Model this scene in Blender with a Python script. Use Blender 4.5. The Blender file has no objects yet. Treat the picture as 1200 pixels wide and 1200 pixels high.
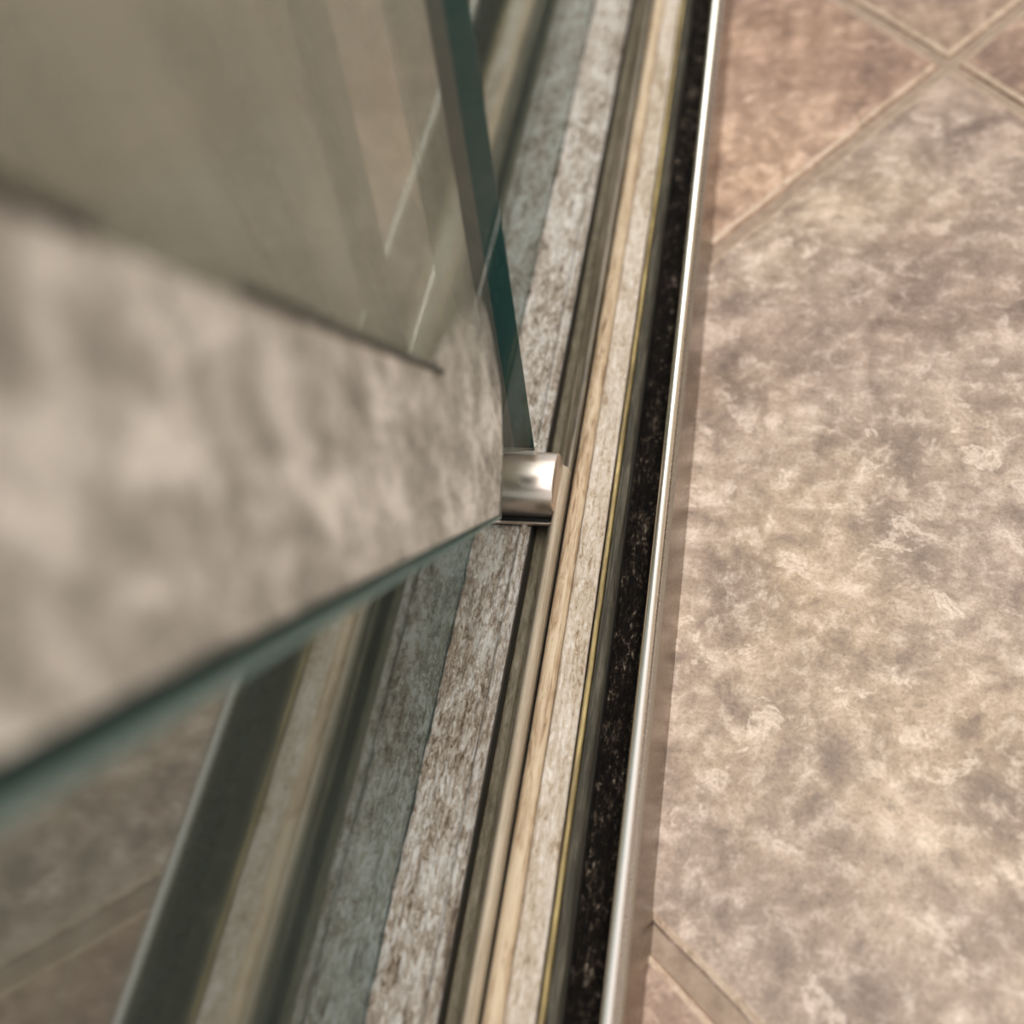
import bpy, bmesh, math, random
from mathutils import Matrix, Vector, noise
random.seed(7)
scn = bpy.context.scene

# ------------------------------------------------------------------ camera
R = [[0.9716, 0.0454, -0.2323], [0.1685, -0.8219, 0.5441], [-0.1662, -0.5678, -0.8062]]
m = Matrix(((R[0][0], -R[0][1], -R[0][2]), (R[1][0], -R[1][1], -R[1][2]), (R[2][0], -R[2][1], -R[2][2])))
cd = bpy.data.cameras.new('camera')
cam = bpy.data.objects.new('camera', cd)
scn.collection.objects.link(cam)
cam.matrix_world = Matrix.Translation((0, 0, .25)) @ m.to_4x4()
cd.sensor_width = 36
cd.lens = 1178.43 / 1200 * 36
cd.clip_start = .002
cd.dof.use_dof = True
cd.dof.focus_distance = .272
cd.dof.aperture_fstop = 6.0
scn.camera = cam

# ------------------------------------------------------------------ light
world = bpy.data.worlds.new('world')
scn.world = world
world.use_nodes = True
bg = world.node_tree.nodes['Background']
bg.inputs[0].default_value = (1.0, .98, .96, 1)
bg.inputs[1].default_value = .85
def area(name, loc, target, size, power, col):
    l = bpy.data.lights.new(name, 'AREA')
    l.shape = 'RECTANGLE'; l.size = size[0]; l.size_y = size[1]; l.energy = power; l.color = col
    o = bpy.data.objects.new(name, l)
    scn.collection.objects.link(o)
    o.location = loc
    o.rotation_euler = (Vector(target) - Vector(loc)).to_track_quat('-Z', 'Y').to_euler()
    return o
area('ceiling_lamp', (.35, .6, 2.4), (.35, .6001, 0), (.9, 3.0), 34, (1, .975, .95))

vs = scn.view_settings
vs.view_transform = 'Standard'; vs.look = 'None'; vs.gamma = 1; vs.use_curve_mapping = False
vs.exposure = 0.38

# ------------------------------------------------------------------ helpers
COL = scn.collection
def tag(o, label=None, cat=None, kind=None, group=None):
    if label: o['label'] = label
    if cat: o['category'] = cat
    if kind: o['kind'] = kind
    if group: o['group'] = group
    return o
def empty(name, loc=(0, 0, 0)):
    o = bpy.data.objects.new(name, None); COL.objects.link(o); o.location = loc
    o.empty_display_size = .02
    return o
def mesh(name, verts, faces, mat, parent=None, smooth=False):
    me = bpy.data.meshes.new(name)
    off = Vector(parent.location) if parent else Vector((0, 0, 0))
    if parent and parent.parent: off = off + Vector(parent.parent.location)
    me.from_pydata([tuple(Vector(v) - off) for v in verts], [], faces)
    bm = bmesh.new(); bm.from_mesh(me)
    bmesh.ops.recalc_face_normals(bm, faces=bm.faces)
    bm.to_mesh(me); bm.free()
    if smooth:
        for p in me.polygons: p.use_smooth = True
    me.materials.append(mat)
    o = bpy.data.objects.new(name, me); COL.objects.link(o)
    if parent: o.parent = parent
    return o
def sweep(name, prof, y0, y1, mat, parent, n=1, smooth=False, wob=None):
    """closed (x,z) profile swept along Y; wob(x,y,z)->(dx,dz)"""
    k = len(prof); vv = []; ff = []
    for i in range(n + 1):
        y = y0 + (y1 - y0) * i / n
        for (x, z) in prof:
            dx = dz = 0
            if wob: dx, dz = wob(x, y, z)
            vv.append((x + dx, y, z + dz))
    for i in range(n):
        for j in range(k):
            a = i * k + j; b = i * k + (j + 1) % k
            ff.append((a, b, b + k, a + k))
    ff.append(tuple(range(k))[::-1]); ff.append(tuple(range(n * k, n * k + k)))
    return mesh(name, vv, ff, mat, parent, smooth)
def prism_x(name, poly, x0, x1, mat, parent=None, caps=True, smooth=False):
    """closed (y,z) polygon given thickness along X"""
    k = len(poly)
    vv = [(x0, y, z) for y, z in poly] + [(x1, y, z) for y, z in poly]
    ff = [(i, (i + 1) % k, (i + 1) % k + k, i + k) for i in range(k)]
    if caps: ff += [tuple(range(k))[::-1], tuple(range(k, 2 * k))]
    return mesh(name, vv, ff, mat, parent, smooth)
def lin(c):
    return tuple(((x / 255 + .055) / 1.055) ** 2.4 if x > 10 else x / 255 / 12.92 for x in c) + (1,)

class NT:
    def __init__(s, name):
        s.m = bpy.data.materials.new(name); s.m.use_nodes = True
        s.t = s.m.node_tree; s.N = s.t.nodes; s.L = s.t.links
        s.N.clear(); s.out = s.N.new('ShaderNodeOutputMaterial')
        s.tc = s.N.new('ShaderNodeTexCoord')
    def n(s, typ, **kw):
        x = s.N.new(typ)
        for a, b in kw.items(): setattr(x, a, b)
        return x
    def put(s, sock, v):
        if isinstance(v, bpy.types.NodeSocket): s.L.new(v, sock)
        else: sock.default_value = v
    def vec(s, scale=(1, 1, 1), rot=(0, 0, 0), loc=(0, 0, 0)):
        mp = s.n('ShaderNodeMapping')
        s.L.new(s.tc.outputs['Object'], mp.inputs[0])
        mp.inputs['Scale'].default_value = scale; mp.inputs['Rotation'].default_value = rot; mp.inputs['Location'].default_value = loc
        return mp.outputs[0]
    def noise(s, vec, scale, detail=6, rough=.6, dist=0):
        x = s.n('ShaderNodeTexNoise')
        s.L.new(vec, x.inputs['Vector'])
        x.inputs['Scale'].default_value = scale; x.inputs['Detail'].default_value = detail
        x.inputs['Roughness'].default_value = rough; x.inputs['Distortion'].default_value = dist
        return x.outputs['Fac']
    def ramp(s, fac, stops):
        x = s.n('ShaderNodeValToRGB'); e = x.color_ramp.elements
        while len(e) < len(stops): e.new(.5)
        for i, (p, c) in enumerate(stops):
            e[i].position = p
            e[i].color = c if len(c) == 4 else lin(c)
        s.L.new(fac, x.inputs[0]); return x.outputs[0]
    def mix(s, fac, a, b, mode='MIX'):
        x = s.n('ShaderNodeMix', data_type='RGBA', blend_type=mode)
        s.put(x.inputs[0], fac); s.put(x.inputs[6], a); s.put(x.inputs[7], b)
        return x.outputs[2]
    def math(s, op, a, b=0.0, clamp=False):
        x = s.n('ShaderNodeMath', operation=op); x.use_clamp = clamp
        s.put(x.inputs[0], a); s.put(x.inputs[1], b)
        return x.outputs[0]
    def bump(s, h, strength=.4, dist=.001):
        x = s.n('ShaderNodeBump'); s.L.new(h, x.inputs['Height'])
        x.inputs['Strength'].default_value = strength; x.inputs['Distance'].default_value = dist
        return x.outputs[0]
    def bsdf(s, col, rough=.5, metal=0, normal=None, spec=.5):
        x = s.n('ShaderNodeBsdfPrincipled')
        s.put(x.inputs['Base Color'], col); s.put(x.inputs['Roughness'], rough)
        s.put(x.inputs['Metallic'], metal); s.put(x.inputs['Specular IOR Level'], spec)
        if normal: s.L.new(normal, x.inputs['Normal'])
        return x.outputs[0]
    def end(s, sh):
        s.L.new(sh, s.out.inputs[0]); return s.m
BW = ((0, 0, 0, 1), (1, 1, 1, 1))

# ------------------------------------------------------------------ materials
def mat_tile():
    t = NT('slate_look_tile')
    v = t.vec()
    big = t.noise(v, 9, 4, .55, .2)
    mid = t.noise(v, 38, 9, .68, .25)
    fine = t.noise(v, 150, 8, .72, .3)
    vein = t.noise(v, 75, 6, .62, .5)
    c = t.ramp(mid, [(.30, (116, 99, 88)), (.43, (150, 133, 120)), (.55, (174, 157, 143)), (.70, (212, 196, 182))])
    c2 = t.ramp(mid, [(.3, (140, 120, 98)), (.5, (172, 152, 126)), (.7, (206, 188, 162))])
    c = t.mix(t.ramp(big, [(.46, BW[0]), (.66, (.55, .55, .55, 1))]), c, c2)
    c = t.mix(t.ramp(fine, [(.50, BW[0]), (.70, (.75, .75, .75, 1))]), c, lin((226, 212, 201)))
    c = t.mix(t.ramp(fine, [(.30, (.7, .7, .7, 1)), (.46, BW[0])]), c, lin((112, 97, 89)))
    c = t.mix(t.ramp(vein, [(.585, BW[0]), (.63, (.55, .55, .55, 1)), (.68, BW[0])]), c, lin((232, 218, 206)))
    c = t.mix(t.ramp(vein, [(.30, (.5, .5, .5, 1)), (.40, BW[0])]), c, lin((108, 92, 84)))
    wide = t.noise(t.vec((1, 1, 1), (0, 0, 0), (.31, .12, 0)), 6.5, 3, .5, .3)
    c = t.mix(1.0, c, t.ramp(wide, [(.36, (.80, .73, .70, 1)), (.5, (1.0, .965, .95, 1)), (.62, (1.12, 1.08, 1.02, 1))]), 'MULTIPLY')
    grain = t.noise(v, 900, 4, .7)
    c = t.mix(1.0, c, t.ramp(grain, [(.32, (.76, .74, .72, 1)), (.5, (1.02, 1.02, 1.02, 1)), (.68, (1.1, 1.1, 1.1, 1))]), 'MULTIPLY')
    oi = t.n('ShaderNodeObjectInfo')
    c = t.mix(1.0, c, oi.outputs['Color'], 'MULTIPLY')
    h = t.math('ADD', mid, t.math('MULTIPLY', fine, .5))
    return t.end(t.bsdf(c, t.ramp(mid, [(.3, (.40,) * 3 + (1,)), (.7, (.6,) * 3 + (1,))]), 0, t.bump(h, .3, .001), .4))
def mat_grout():
    t = NT('tan_grout'); v = t.vec()
    f = t.noise(v, 260, 5)
    c = t.ramp(f, [(.3, (142, 122, 106)), (.7, (174, 154, 136))])
    return t.end(t.bsdf(c, .85, 0, t.bump(f, .4, .0006)))
def mat_crust(name, stops, yscale=.3, s1=420, s2=130, bumpd=.0012, rough=.55, strength=.9, spec=.5):
    t = NT(name); v = t.vec((1, yscale, 1))
    a = t.noise(v, s1, 8, .72, .8); b = t.noise(v, s2, 5, .6, .6)
    st = t.noise(t.vec((1, .02, 1)), 1500, 4, .6, .1)
    f = t.math('ADD', t.math('MULTIPLY', a, .52), t.math('ADD', t.math('MULTIPLY', b, .28), t.math('MULTIPLY', st, .20)))
    c = t.ramp(f, stops)
    return t.end(t.bsdf(c, rough, 0, t.bump(f, strength, bumpd), spec))
def mat_metal(name, col, rough, streak=.12, rough2=None):
    t = NT(name); v = t.vec((600, 8, 600))
    f = t.noise(v, 1.0, 4, .6)
    v2 = t.vec(); g = t.noise(v2, 220, 6, .7)
    c = t.mix(t.math('MULTIPLY', f, streak * 2), lin(col), lin(tuple(x * .55 for x in col)))
    r = t.math('ADD', t.math('MULTIPLY', g, .15), rough)
    return t.end(t.bsdf(c, r, 1.0, t.bump(g, .05, .0003)))
def mat_plain(name, col, rough=.6, metal=0, amt=.15, scale=300, spec=.5):
    t = NT(name); v = t.vec(); g = t.noise(v, scale, 5, .65)
    c = t.mix(t.math('MULTIPLY', g, amt * 2), lin(col), lin(tuple(x * .5 for x in col)))
    return t.end(t.bsdf(c, rough, metal, t.bump(g, .2, .0004), spec))
def mat_glass(name, tint, base, ior, haze, hazecol, rough=.0, refl=(1, 1, 1, 1), zs=.35):
    t = NT(name)
    ge = t.n('ShaderNodeNewGeometry')      # leaving the pane counts like entering it: no false total reflection in a straight-through slab
    fr = t.n('ShaderNodeFresnel')
    t.L.new(t.math('ADD', t.math('MULTIPLY', ge.outputs['Backfacing'], 1 / ior - ior), ior), fr.inputs[0])
    fac = t.math('ADD', fr.outputs[0], base, True)
    tr = t.n('ShaderNodeBsdfTransparent'); tr.inputs[0].default_value = tint
    gl = t.n('ShaderNodeBsdfGlossy'); gl.inputs[0].default_value = refl; gl.inputs[1].default_value = rough
    mx = t.n('ShaderNodeMixShader'); t.L.new(fac, mx.inputs[0]); t.L.new(tr.outputs[0], mx.inputs[1]); t.L.new(gl.outputs[0], mx.inputs[2])
    df = t.n('ShaderNodeBsdfDiffuse'); df.inputs[0].default_value = hazecol
    g = t.noise(t.vec((1, 1, zs)), 24, 5, .6, .4)
    hz = t.math('MULTIPLY', t.ramp(g, [(.3, (.45,) * 3 + (1,)), (.7, BW[1])]), haze)
    m2 = t.n('ShaderNodeMixShader'); t.L.new(hz, m2.inputs[0]); t.L.new(mx.outputs[0], m2.inputs[1]); t.L.new(df.outputs[0], m2.inputs[2])
    return t.end(m2.outputs[0])
def mat_film():
    t = NT('cloudy_mineral_film')
    v = t.vec((1, 1, .55)); v1 = t.vec()
    a = t.noise(v, 130, 5, .6, .4); b = t.noise(v1, 560, 7, .72, .4)
    c = t.ramp(a, [(.33, (152, 149, 144)), (.5, (198, 194, 188)), (.64, (244, 241, 236))])
    c = t.mix(t.ramp(b, [(.36, (.8,) * 3 + (1,)), (.5, BW[0])]), c, lin((120, 117, 113)))
    c = t.mix(t.ramp(b, [(.55, BW[0]), (.72, (.6,) * 3 + (1,))]), c, lin((236, 231, 222)))
    d = t.bsdf(c, .45, 0, t.bump(b, .25, .0005), .4)
    tr = t.n('ShaderNodeBsdfTransparent')
    mx = t.n('ShaderNodeMixShader')
    at = t.n('ShaderNodeAttribute', attribute_name='cover')
    op = t.math('MULTIPLY', at.outputs['Fac'], t.ramp(a, [(.3, (.86,) * 3 + (1,)), (.5, (.97,) * 3 + (1,))]))
    t.L.new(op, mx.inputs[0]); t.L.new(tr.outputs[0], mx.inputs[1]); t.L.new(d, mx.inputs[2])
    return t.end(mx.outputs[0])
M = dict(
    tile=mat_tile(), tile_rim=mat_crust('pale_tile_rim', [(.38, (150, 128, 108)), (.48, (196, 172, 150)), (.6, (220, 200, 180))], 1, 300, 90, .0006, .5), grout=mat_grout(),
    crust=mat_crust('limescale_crust', [(.37, (74, 60, 46)), (.43, (146, 128, 110)), (.485, (196, 182, 166)), (.56, (244, 240, 234))], .38, 900, 210, .0025, .42, 1.0),
    pale=mat_crust('pale_scale', [(.40, (140, 116, 88)), (.46, (190, 172, 150)), (.54, (214, 202, 188)), (.62, (238, 232, 224))], .35, 900, 110, .0009),
    tan=mat_crust('tan_sealant', [(.38, (112, 86, 62)), (.45, (172, 145, 115)), (.53, (206, 185, 156)), (.62, (200, 182, 156))], .12, 700, 90, .0004, .5, .5),
    groove=mat_crust('grimy_channel', [(.36, (62, 52, 38)), (.48, (112, 102, 80)), (.6, (140, 130, 108)), (.68, (170, 160, 138))], .3, 700, 120, .0006),
    gutter=mat_crust('black_mould', [(.44, (12, 10, 8)), (.52, (26, 21, 17)), (.565, (66, 56, 46)), (.63, (160, 146, 130))], .5, 1000, 240, .0012, .85, .9, .12),
    lip=mat_crust('dark_grey_lip', [(.38, (34, 33, 28)), (.5, (66, 62, 52)), (.62, (112, 106, 92))], .06, 1000, 200, .0003, .6, .4, .2),
    grey=mat_crust('dull_grey_metal', [(.38, (70, 60, 48)), (.5, (112, 101, 85)), (.62, (156, 144, 124))], .05, 1000, 200, .0003, .35, .4),
    guide=mat_crust('worn_guide_metal', [(.36, (136, 120, 100)), (.5, (194, 178, 156)), (.64, (222, 208, 188))], .04, 1200, 200, .0003, .35, .4),
    brass=mat_crust('tarnished_brass', [(.38, (84, 70, 44)), (.47, (150, 130, 86)), (.55, (196, 174, 116)), (.64, (236, 220, 170))], .08, 900, 100, .0004, .3, .5),
    rail=mat_metal('brushed_aluminium', (160, 149, 140), .20, .1),
    highlight=mat_metal('rail_highlight_metal', (244, 238, 230), .16, .04),  # lighter than the rail metal, to paint in the highlight along its top
    chrome=mat_metal('satin_nickel', (222, 208, 197), .30, .08),
    black=mat_plain('black_rubber', (18, 16, 15), .5),
    dark_seam=mat_plain('dark_seam_line', (58, 60, 56), .6),
    gasket=mat_plain('clear_gasket', (206, 202, 194), .3),
    base=mat_plain('threshold_stone', (60, 54, 46), .7),
    pan=mat_plain('shower_pan', (78, 82, 76), .6, 0, .2, 40),
    wall=mat_plain('beige_paint', (196, 186, 164), .8, 0, .05, 20),
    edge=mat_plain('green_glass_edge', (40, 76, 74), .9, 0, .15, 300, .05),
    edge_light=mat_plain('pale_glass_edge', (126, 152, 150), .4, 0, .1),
    edge_grey=mat_plain('grey_glass_edge', (92, 94, 88), .9, 0, .1, 300, .05),
    fixed=mat_glass('reflective_glass', (.50, .56, .54, 1), .28, 1.5, .20, lin((120, 130, 126)), .06, (.84, .89, .88, 1)),
    door=mat_glass('clear_door_glass', (.97, .98, .975, 1), .0, 1.06, .02, lin((176, 171, 154))),
    door_haze_sheen=mat_glass('hazy_sheen_door_glass', (.88, .92, .90, 1), .02, 1.4, .50, lin((206, 203, 190)), .03, (1, 1, 1, 1), .07),
    film=mat_film(),
)

# ------------------------------------------------------------------ setting
XT = -.0176            # outer foot of the rail, where the tiles stop
floor = mesh('floor', [(XT - .001, -.7, -.0022), (1.3, -.7, -.0022), (1.3, 3.6, -.0022), (XT - .001, 3.6, -.0022),
                       (XT - .001, -.7, -.03), (1.3, -.7, -.03), (1.3, 3.6, -.03), (XT - .001, 3.6, -.03)],
             [(0, 1, 2, 3), (4, 7, 6, 5), (0, 4, 5, 1), (1, 5, 6, 2), (2, 6, 7, 3), (3, 7, 4, 0)], M['grout'])
tag(floor, 'mottled brown stone-look tile floor with tan grout beside the shower track', kind='structure')

K = Vector((.0682, .3948)); U = Vector((.622, .783)).normalized(); S = .335
V = {0: Vector((.60, -.80)).normalized(), -1: Vector((.78, -.62)).normalized()}
VM = Vector((.69, -.72)).normalized()
def lat(i, j):
    v = V.get(i, VM if i < 0 else V[0])
    return K + U * (S * i + (.0125 if i < 0 else 0)) + v * (S * j)
def clip(poly, xmin):
    out = []
    for a, b in zip(poly, poly[1:] + poly[:1]):
        ia, ib = a.x >= xmin, b.x >= xmin
        if ia: out.append(a)
        if ia != ib:
            k = (xmin - a.x) / (b.x - a.x); out.append(a + (b - a) * k)
    return out
def inset(poly, d):
    n = len(poly); out = []
    for i in range(n):
        p0, p1, p2 = poly[i - 1], poly[i], poly[(i + 1) % n]
        e1 = (p1 - p0).normalized(); e2 = (p2 - p1).normalized()
        n1 = Vector((-e1.y, e1.x)); n2 = Vector((-e2.y, e2.x))
        b = n1 + n2; b = b / max(.3, b.dot(n1))
        out.append(p1 + b * d)
    return out
def tile(poly, tint):
    # counter-clockwise
    area_ = sum(a.x * b.y - b.x * a.y for a, b in zip(poly, poly[1:] + poly[:1]))
    if area_ < 0: poly = poly[::-1]
    poly = clip(inset(poly, .0026), XT - .0069)
    if len(poly) < 3: return
    pts = []
    for a, b in zip(poly, poly[1:] + poly[:1]):          # wavering hand-worn edges
        k = max(1, int((b - a).length / .012))
        for q in range(k):
            p = a + (b - a) * (q / k)
            w = .0007 if p.x > XT - .006 else 0
            pts.append(p + Vector((noise.noise((p.x * 60, p.y * 60, 1)), noise.noise((p.x * 60, p.y * 60, 7)))) * w)
    n = len(pts); rings = []
    for d, z in ((0, -.012), (0, -.0021), (.0006, -.0012), (.0021, -.0004), (.0055, 0)):
        rings.append([(p.x, p.y, z) for p in (inset(pts, d) if d else pts)])
    vv = [v for r in rings for v in r]; ff = []
    for r in range(4):
        for i in range(n):
            j = (i + 1) % n
            ff.append((r * n + i, r * n + j, r * n + n + j, r * n + n + i))
    ff.append(tuple(range(4 * n, 5 * n)))
    o = mesh('tile', vv, ff, M['tile'], floor)
    o.data.materials.append(M['tile_rim'])                  # paler colour along the pillowed rim
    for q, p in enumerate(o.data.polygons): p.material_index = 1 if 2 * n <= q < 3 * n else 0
    o.color = tint
for i in range(-3, 7):
    for j in range(-6, 5):
        c = (lat(i, j) + lat(i + 1, j) + lat(i, j + 1) + lat(i + 1, j + 1)) / 4
        if c.x < -.25 or c.x > 1.0 or c.y < -.6 or c.y > 3.2: continue
        tint = {(-1, 0): (1, .99, .98, 1), (-1, -1): (1, .86, .77, 1), (0, -1): (1, .93, .84, 1), (0, 0): (1, .88, .80, 1), (-2, 0): (.95, .85, .78, 1),
                (-2, -1): (.95, .83, .76, 1)}.get((i, j), (1, random.uniform(.88, .98), random.uniform(.8, .95), 1))
        tile([lat(i, j), lat(i + 1, j), lat(i + 1, j + 1), lat(i, j + 1)], tint)

def wallbox(name, x0, x1, y0, y1, z0, z1, mat):
    v = [(x, y, z) for x in (x0, x1) for y in (y0, y1) for z in (z0, z1)]
    f = [(0, 1, 3, 2), (4, 6, 7, 5), (0, 4, 5, 1), (2, 3, 7, 6), (0, 2, 6, 4), (1, 5, 7, 3)]
    return mesh(name, v, f, mat)
tag(wallbox('wall_right', 1.3, 1.36, -.7, 3.6, -.03, 2.4, M['wall']), 'beige painted wall facing the shower', kind='structure')
tag(wallbox('wall_left', -1.01, -.95, -.7, 3.66, -.03, 2.4, M['wall']), 'beige wall inside the shower', kind='structure')
pan = wallbox('shower_pan', -.95, -.0872, -.7, 3.6, -.03, -.004, M['pan'])
tag(pan, 'dull grey-green shower floor behind the fixed glass panel', kind='structure')

# ------------------------------------------------------------------ shower track
Y0, Y1 = -.4, 2.4
track = empty('shower_track', (-.05, .16, -.004))
tag(track, 'grimy shower door bottom track of parallel strips with polished aluminium outer rail', 'door track')
sweep('base', [(-.0868, -.004), (-.0868, .0105), (-.0650, .0105), (-.0619, .0105), (-.0619, .0008), (-.0566, .0008), (-.0566, .0118), (-.0520, .0118),
               (-.0352, .0095), (-.0352, .0022), (-.0262, .0022), (-.0262, -.004)], Y0, Y1, M['base'], track)
def crustwob(amp, sc, keep):
    def w(x, y, z):
        if z < keep: return (0, 0)
        a = noise.fractal((x * sc, y * sc * .35, z * 20), 1.0, 2.0, 4)
        return (noise.noise((x * sc, y * 90, 3)) * amp * .25, a * amp)
    return w
def rampw(x0, x1, z0, z1, n): return [(x0 + (x1 - x0) * i / n, z0 + (z1 - z0) * i / n) for i in range(n + 1)]
near = .75
def strip(name, prof, mat, n=0, wob=None, smooth=True, label=None, y0=Y0, y1=Y1, parent=None):
    o = sweep(name, prof, y0, y1, mat, parent or track, max(1, n), smooth, wob)
    if label: o['label'] = label
    return o
strip('crusted_strip', [(-.0784, .0106)] + rampw(-.0784, -.0652, .0120, .0124, 16) + [(-.0652, .0106)], M['crust'], 1100, crustwob(.0011, 520, .0115), label='pale limescale crust along the foot of the glass')
strip('channel_lip', [(-.0650, .0106), (-.0650, .0128), (-.0644, .0137), (-.0634, .0137), (-.0630, .0131), (-.0627, .0124), (-.0621, .0122), (-.0621, .0106)], M['crust'], 500, crustwob(.0003, 500, .0115))
strip('channel_floor', [(-.0618, .0009)] + rampw(-.0618, -.0594, .0056, .0058, 4) + [(-.0593, .0046)] + rampw(-.0591, -.0567, .0062, .0066, 3) + [(-.0567, .0009)], M['groove'], 400, crustwob(.0004, 400, .004), label='dark grimy channel the door runs in')
strip('channel_wall', [(-.0566, .0119), (-.0566, .0136), (-.0560, .0142), (-.0546, .0142), (-.0543, .0150), (-.0530, .0152), (-.0524, .0146), (-.0522, .0119)], M['grey'])
strip('sealant_bead', [(-.0516, .0117), (-.0517, .0134)] + [(-.0495 - .0022 * math.cos(a), .0136 + .0014 * math.sin(a)) for a in [math.pi * k / 8 for k in range(9)]] + [(-.0473, .0117)], M['tan'], 500, crustwob(.0003, 150, .0125), label='tan sealant bead')
strip('pale_strip', [(-.0472, .0112)] + rampw(-.0472, -.0404, .0128, .0133, 9) + [(-.0403, .0105)], M['pale'], 800, crustwob(.0004, 300, .012), label='pale scaled strip beside the tan bead')
strip('brass_edging', [(-.0397, .0103), (-.0397, .0131), (-.0394, .0137), (-.0388, .0137), (-.0385, .0131), (-.0385, .0101)], M['brass'], 300, crustwob(.00025, 120, .0125), label='thin tarnished brass line')
strip('grey_lip', [(-.0384, .0101), (-.0384, .0118), (-.0378, .0121), (-.0374, .0114), (-.0370, .0116), (-.0359, .0112), (-.0353, .0104), (-.0353, .0098)], M['lip'], 300, crustwob(.0003, 100, .0105))
strip('gutter_bed', [(-.0351, .0023)] + rampw(-.0351, -.0264, .0052, .0044, 10) + [(-.0264, .0023)], M['gutter'], 900, crustwob(.0010, 380, .004), label='black mouldy gutter behind the rail')
rail = strip('outer_rail', [(-.0261, -.0040), (-.0261, .0160), (-.0252, .0166), (-.0225, .0174), (-.0215, .0170), (-.0179, -.0040)],
      M['rail'], smooth=False, label='polished aluminium outer rail')
strip('rail_highlight', [(-.0260, .0161)] + [(-.0246 - .0014 * math.cos(a), .0180 + .0014 * math.sin(a)) for a in [math.radians(178) * k / 24 for k in range(25)]] + [(-.0232, .0171)], M['highlight'], label='rounded top edge of the rail, coloured bright as its highlight', parent=rail)
# the bright raised strip that starts at the guide and runs towards the viewer
strip('guide_strip', [(-.0556, .0143)] + [(-.0540 - .0015 * math.cos(a), .0155 + .0028 * math.sin(a)) for a in [math.pi * k / 10 for k in range(11)]] + [(-.0524, .0153)],
      M['guide'], 1, None, True, 'worn bright metal strip ending at the door guide', Y0, .1735)

# ------------------------------------------------------------------ fixed glass panel (parallel to the track)
fp = empty('fixed_glass_panel', (-.0825, .6, .0105))
tag(fp, 'tall fixed glass panel along the back of the track, mirroring its strips', 'glass panel')
prism_x('pane', [(-.4, .0106), (2.39, .0106), (2.39, 1.9), (-.4, 1.9)], -.0866, -.0786, M['fixed'], fp)

# ------------------------------------------------------------------ sliding glass door
door = empty('glass_door', (-.0635, .166, .035))
tag(door, 'thick glass door pane with green edges and a cloudy film, resting on the metal guide', 'glass door')
XN, XB = -.0590, -.0682
ux, uz = (.1906 - .166), (.1483 - .0353)
topz = 1.6
pts = [(.166, .0353), (.166 + ux * (topz - .0353) / uz, topz)]
wy, wz = (.0166 - .1309), (.1755 - .0529)
endy = -.39
pts += [(endy, topz), (endy, .0529 + (endy - .1309) * wz / wy), (.1309, .0529), (.1432, .0627)]
# order: a(e1 foot) -> e1 top -> far top -> far e2 -> notch -> notch corner
k = len(pts)
mesh('pane', [(XN, y, z) for y, z in pts] + [(XB, y, z) for y, z in pts], [tuple(range(k)), tuple(range(k, 2 * k))[::-1]], M['door'], door)
pane = door.children[-1]
pane.data.materials.append(M['door_haze_sheen'])          # soap haze plus a painted-in pale reflection of the wall, far face only
for p in pane.data.polygons: p.material_index = 0 if p.center.x > 0 else 1
def edge_strip(a, b, x0, x1, mat, label=None, rise=0):
    (ya, za), (yb, zb) = a, b
    # a thin slab lying just inside the pane along one edge
    d = Vector((yb - ya, zb - za)).normalized(); nn = Vector((-d.y, d.x))
    c = Vector((sum(p[0] for p in pts) / k, sum(p[1] for p in pts) / k))
    if nn.dot(c - Vector(a)) < 0: nn = -nn
    t0, t1 = .00005, .0005
    v = []
    for x, r in ((x0, 0), (x1, rise)):
        for t in (t0 + r, t1 + r):
            v += [(x, ya + nn.x * t, za + nn.y * t), (x, yb + nn.x * t, zb + nn.y * t)]
    f = [(0, 1, 3, 2), (4, 6, 7, 5), (0, 4, 5, 1), (2, 3, 7, 6), (0, 2, 6, 4), (1, 5, 7, 3)]
    o = mesh('edge', v, f, mat, door)
    if label: o['label'] = label
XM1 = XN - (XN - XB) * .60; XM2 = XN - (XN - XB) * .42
edge_strip(pts[0], pts[1], XN - .0001, XM1, M['edge'], 'dark green upright glass edge')
edge_strip(pts[0], pts[1], XM1, XB + .0001, M['edge_grey'], None, .0004)
edge_strip(pts[3], pts[4], XN - .0001, XM2, M['edge_light'], 'pale teal raked glass edge')
edge_strip(pts[3], pts[4], XM2, XB + .0001, M['edge'], None, .0004)
edge_strip(pts[4], pts[5], XN - .0001, XB + .0001, M['edge_grey'])
edge_strip(pts[5], pts[0], XN - .0001, XB + .0001, M['edge_grey'])

# cloudy film on the near face: a fine grid so its cover can fade out towards the upright edge
def line_at(p, q, t): return (p[0] + (q[0] - p[0]) * t, p[1] + (q[1] - p[1]) * t)
low0, low1 = (.1298, .0563), (.0213, .1795)
hi0, hi1 = (.1244, .1114), (.0563, .2065)
ext = 1.9
NI, NJ = 60, 24
vv = []; cov = []
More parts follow.
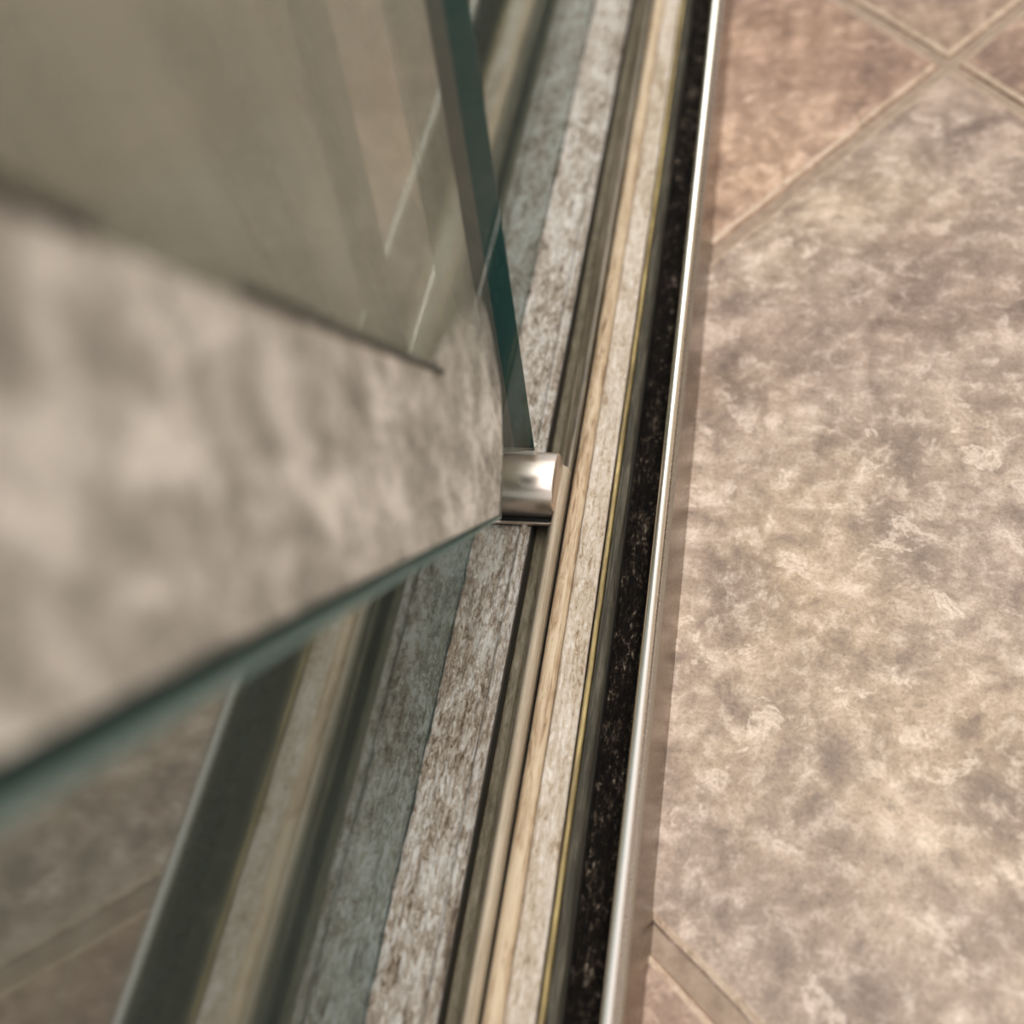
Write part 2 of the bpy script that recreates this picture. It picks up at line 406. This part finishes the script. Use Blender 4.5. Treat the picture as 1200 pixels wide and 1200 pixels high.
# first column follows the notch and the upright edge
col0 = [(.1298, .0563), (.1417, .0636), (.1520, .0757), (.1545, .0860), (.1560, .0980), (.1520, .1090), (.1400, .1125), (.1244, .1114)]
def poly_at(c, t):
    L = [math.dist(c[i], c[i + 1]) for i in range(len(c) - 1)]; s = t * sum(L)
    for i, l in enumerate(L):
        if s <= l or i == len(L) - 1: return line_at(c[i], c[i + 1], min(1, s / l))
        s -= l
for i in range(NI + 1):
    t = i / NI
    for j in range(NJ + 1):
        s = j / NJ
        lo = line_at(low0, low1, t * ext); hi = line_at(hi0, hi1, t * ext)
        y, z = line_at(lo, hi, s)
        y0, z0 = poly_at(col0, s)
        sl = line_at(low0, hi0, s)
        w = max(0, 1 - t / .12)
        vv.append((XN + .0002, y + (y0 - sl[0]) * w, z + (z0 - sl[1]) * w))
        c = 1.0
        if s > .25: c = 1 - max(0, 1 - t / .11) * min(1, (s - .25) / .45)
        cov.append(c)
ff = [(i * (NJ + 1) + j, (i + 1) * (NJ + 1) + j, (i + 1) * (NJ + 1) + j + 1, i * (NJ + 1) + j + 1) for i in range(NI) for j in range(NJ)]
film = mesh('cloudy_film', vv, ff, M['film'], door, True)
at = film.data.attributes.new('cover', 'FLOAT', 'POINT')
for i, c in enumerate(cov): at.data[i].value = c
film['label'] = 'mottled grey mineral film on the glass'
def seam(t0, t1):
    d = Vector((hi1[0] - hi0[0], hi1[1] - hi0[1])); n_ = Vector((-d.y, d.x)).normalized()
    if n_.y < 0: n_ = -n_
    a = line_at(hi0, hi1, t0); b = line_at(hi0, hi1, t1); w0 = .0010 + .0012 * t0; w = .0010 + .0012 * min(t1, 1.2)
    prism_x('seam', [a, b, (b[0] + n_.x * w, b[1] + n_.y * w), (a[0] + n_.x * w0, a[1] + n_.y * w0)], XN + .0001, XN + .0005, M['dark_seam'], film)['label'] = 'dark line along the film'
seam(.0, .68); seam(.90, ext)  # gap between the two runs stands in for a reflected light streak

# ------------------------------------------------------------------ door guide
g = empty('door_guide', (-.063, .164, .0125))
tag(g, 'small satin metal door guide block clamped on the track at the glass corner', 'door guide')
def rrect(x0, x1, y0, y1, r, n=5):
    out = []
    for cx, cy, a0 in ((x1 - r, y1 - r, 0), (x0 + r, y1 - r, 90), (x0 + r, y0 + r, 180), (x1 - r, y0 + r, 270)):
        for q in range(n + 1):
            a = math.radians(a0 + 90 * q / n); out.append((cx + r * math.cos(a), cy + r * math.sin(a)))
    return out
def slab(name, poly, z0, z1, mat, parent, bevel=0):
    n = len(poly); P = [Vector(p) for p in poly]
    rings = [(P, z0), (P, z1 - bevel)] + ([(inset(P, bevel), z1)] if bevel else [])
    vv = [(p.x, p.y, z) for r, z in rings for p in r]; ff = []
    for r in range(len(rings) - 1):
        for i in range(n):
            j = (i + 1) % n; ff.append((r * n + i, r * n + j, r * n + n + j, r * n + n + i))
    ff += [tuple(range(n))[::-1], tuple(range((len(rings) - 1) * n, len(rings) * n))]
    return mesh(name, vv, ff, mat, parent)
plate = slab('base_plate', rrect(-.0752, -.0553, .1555, .1770, .0014), .0126, .0142, M['black'], g, .0003)
# bright wire-thin rim round the plate
o_ = rrect(-.0755, -.0550, .1552, .1773, .0016); i_ = rrect(-.0751, -.0554, .1556, .1769, .0013)
n = len(o_)
vv = [(x, y, z) for z in (.0138, .0147) for x, y in o_ + i_]; ff = []
for i in range(n):
    j = (i + 1) % n
    ff += [(i, j, 2 * n + j, 2 * n + i), (n + j, n + i, 3 * n + i, 3 * n + j), (2 * n + i, 2 * n + j, 3 * n + j, 3 * n + i), (j, i, n + i, n + j)]
mesh('plate_rim', vv, ff, M['chrome'], plate)
# half-round body, its axis across the track, with softened ends
prof = [(.1738, .0143), (.1742, .0215), (.1738, .0238), (.1726, .0256), (.1708, .0266), (.1680, .0270), (.1650, .0270), (.1622, .0267), (.1600, .0260), (.1584, .0248), (.1574, .0232), (.1570, .0212), (.1570, .0185), (.1572, .0160), (.1578, .0143)]
cy, cz = .1652, .0190
vv = []; kk = len(prof)
for x, s in ((-.0718, .95), (-.0714, 1.0), (-.0550, 1.0), (-.0546, .985), (-.0544, .95)):
    vv += [(x, cy + (y - cy) * s, cz + (z - cz) * s if z > .015 else z) for y, z in prof]
ff = [(r * kk + i, r * kk + (i + 1) % kk, (r + 1) * kk + (i + 1) % kk, (r + 1) * kk + i) for r in range(4) for i in range(kk)]
ff += [tuple(range(kk))[::-1], tuple(range(4 * kk, 5 * kk))]
mesh('body', vv, ff, M['chrome'], g, True)
gv = [(-.0705, .1712), (-.0612, .1706), (-.0606, .1722), (-.0640, .1740), (-.0672, .1735), (-.0700, .1752)]
slab('gasket', gv[::-1], .0245, .0300, M['gasket'], g, .0004)
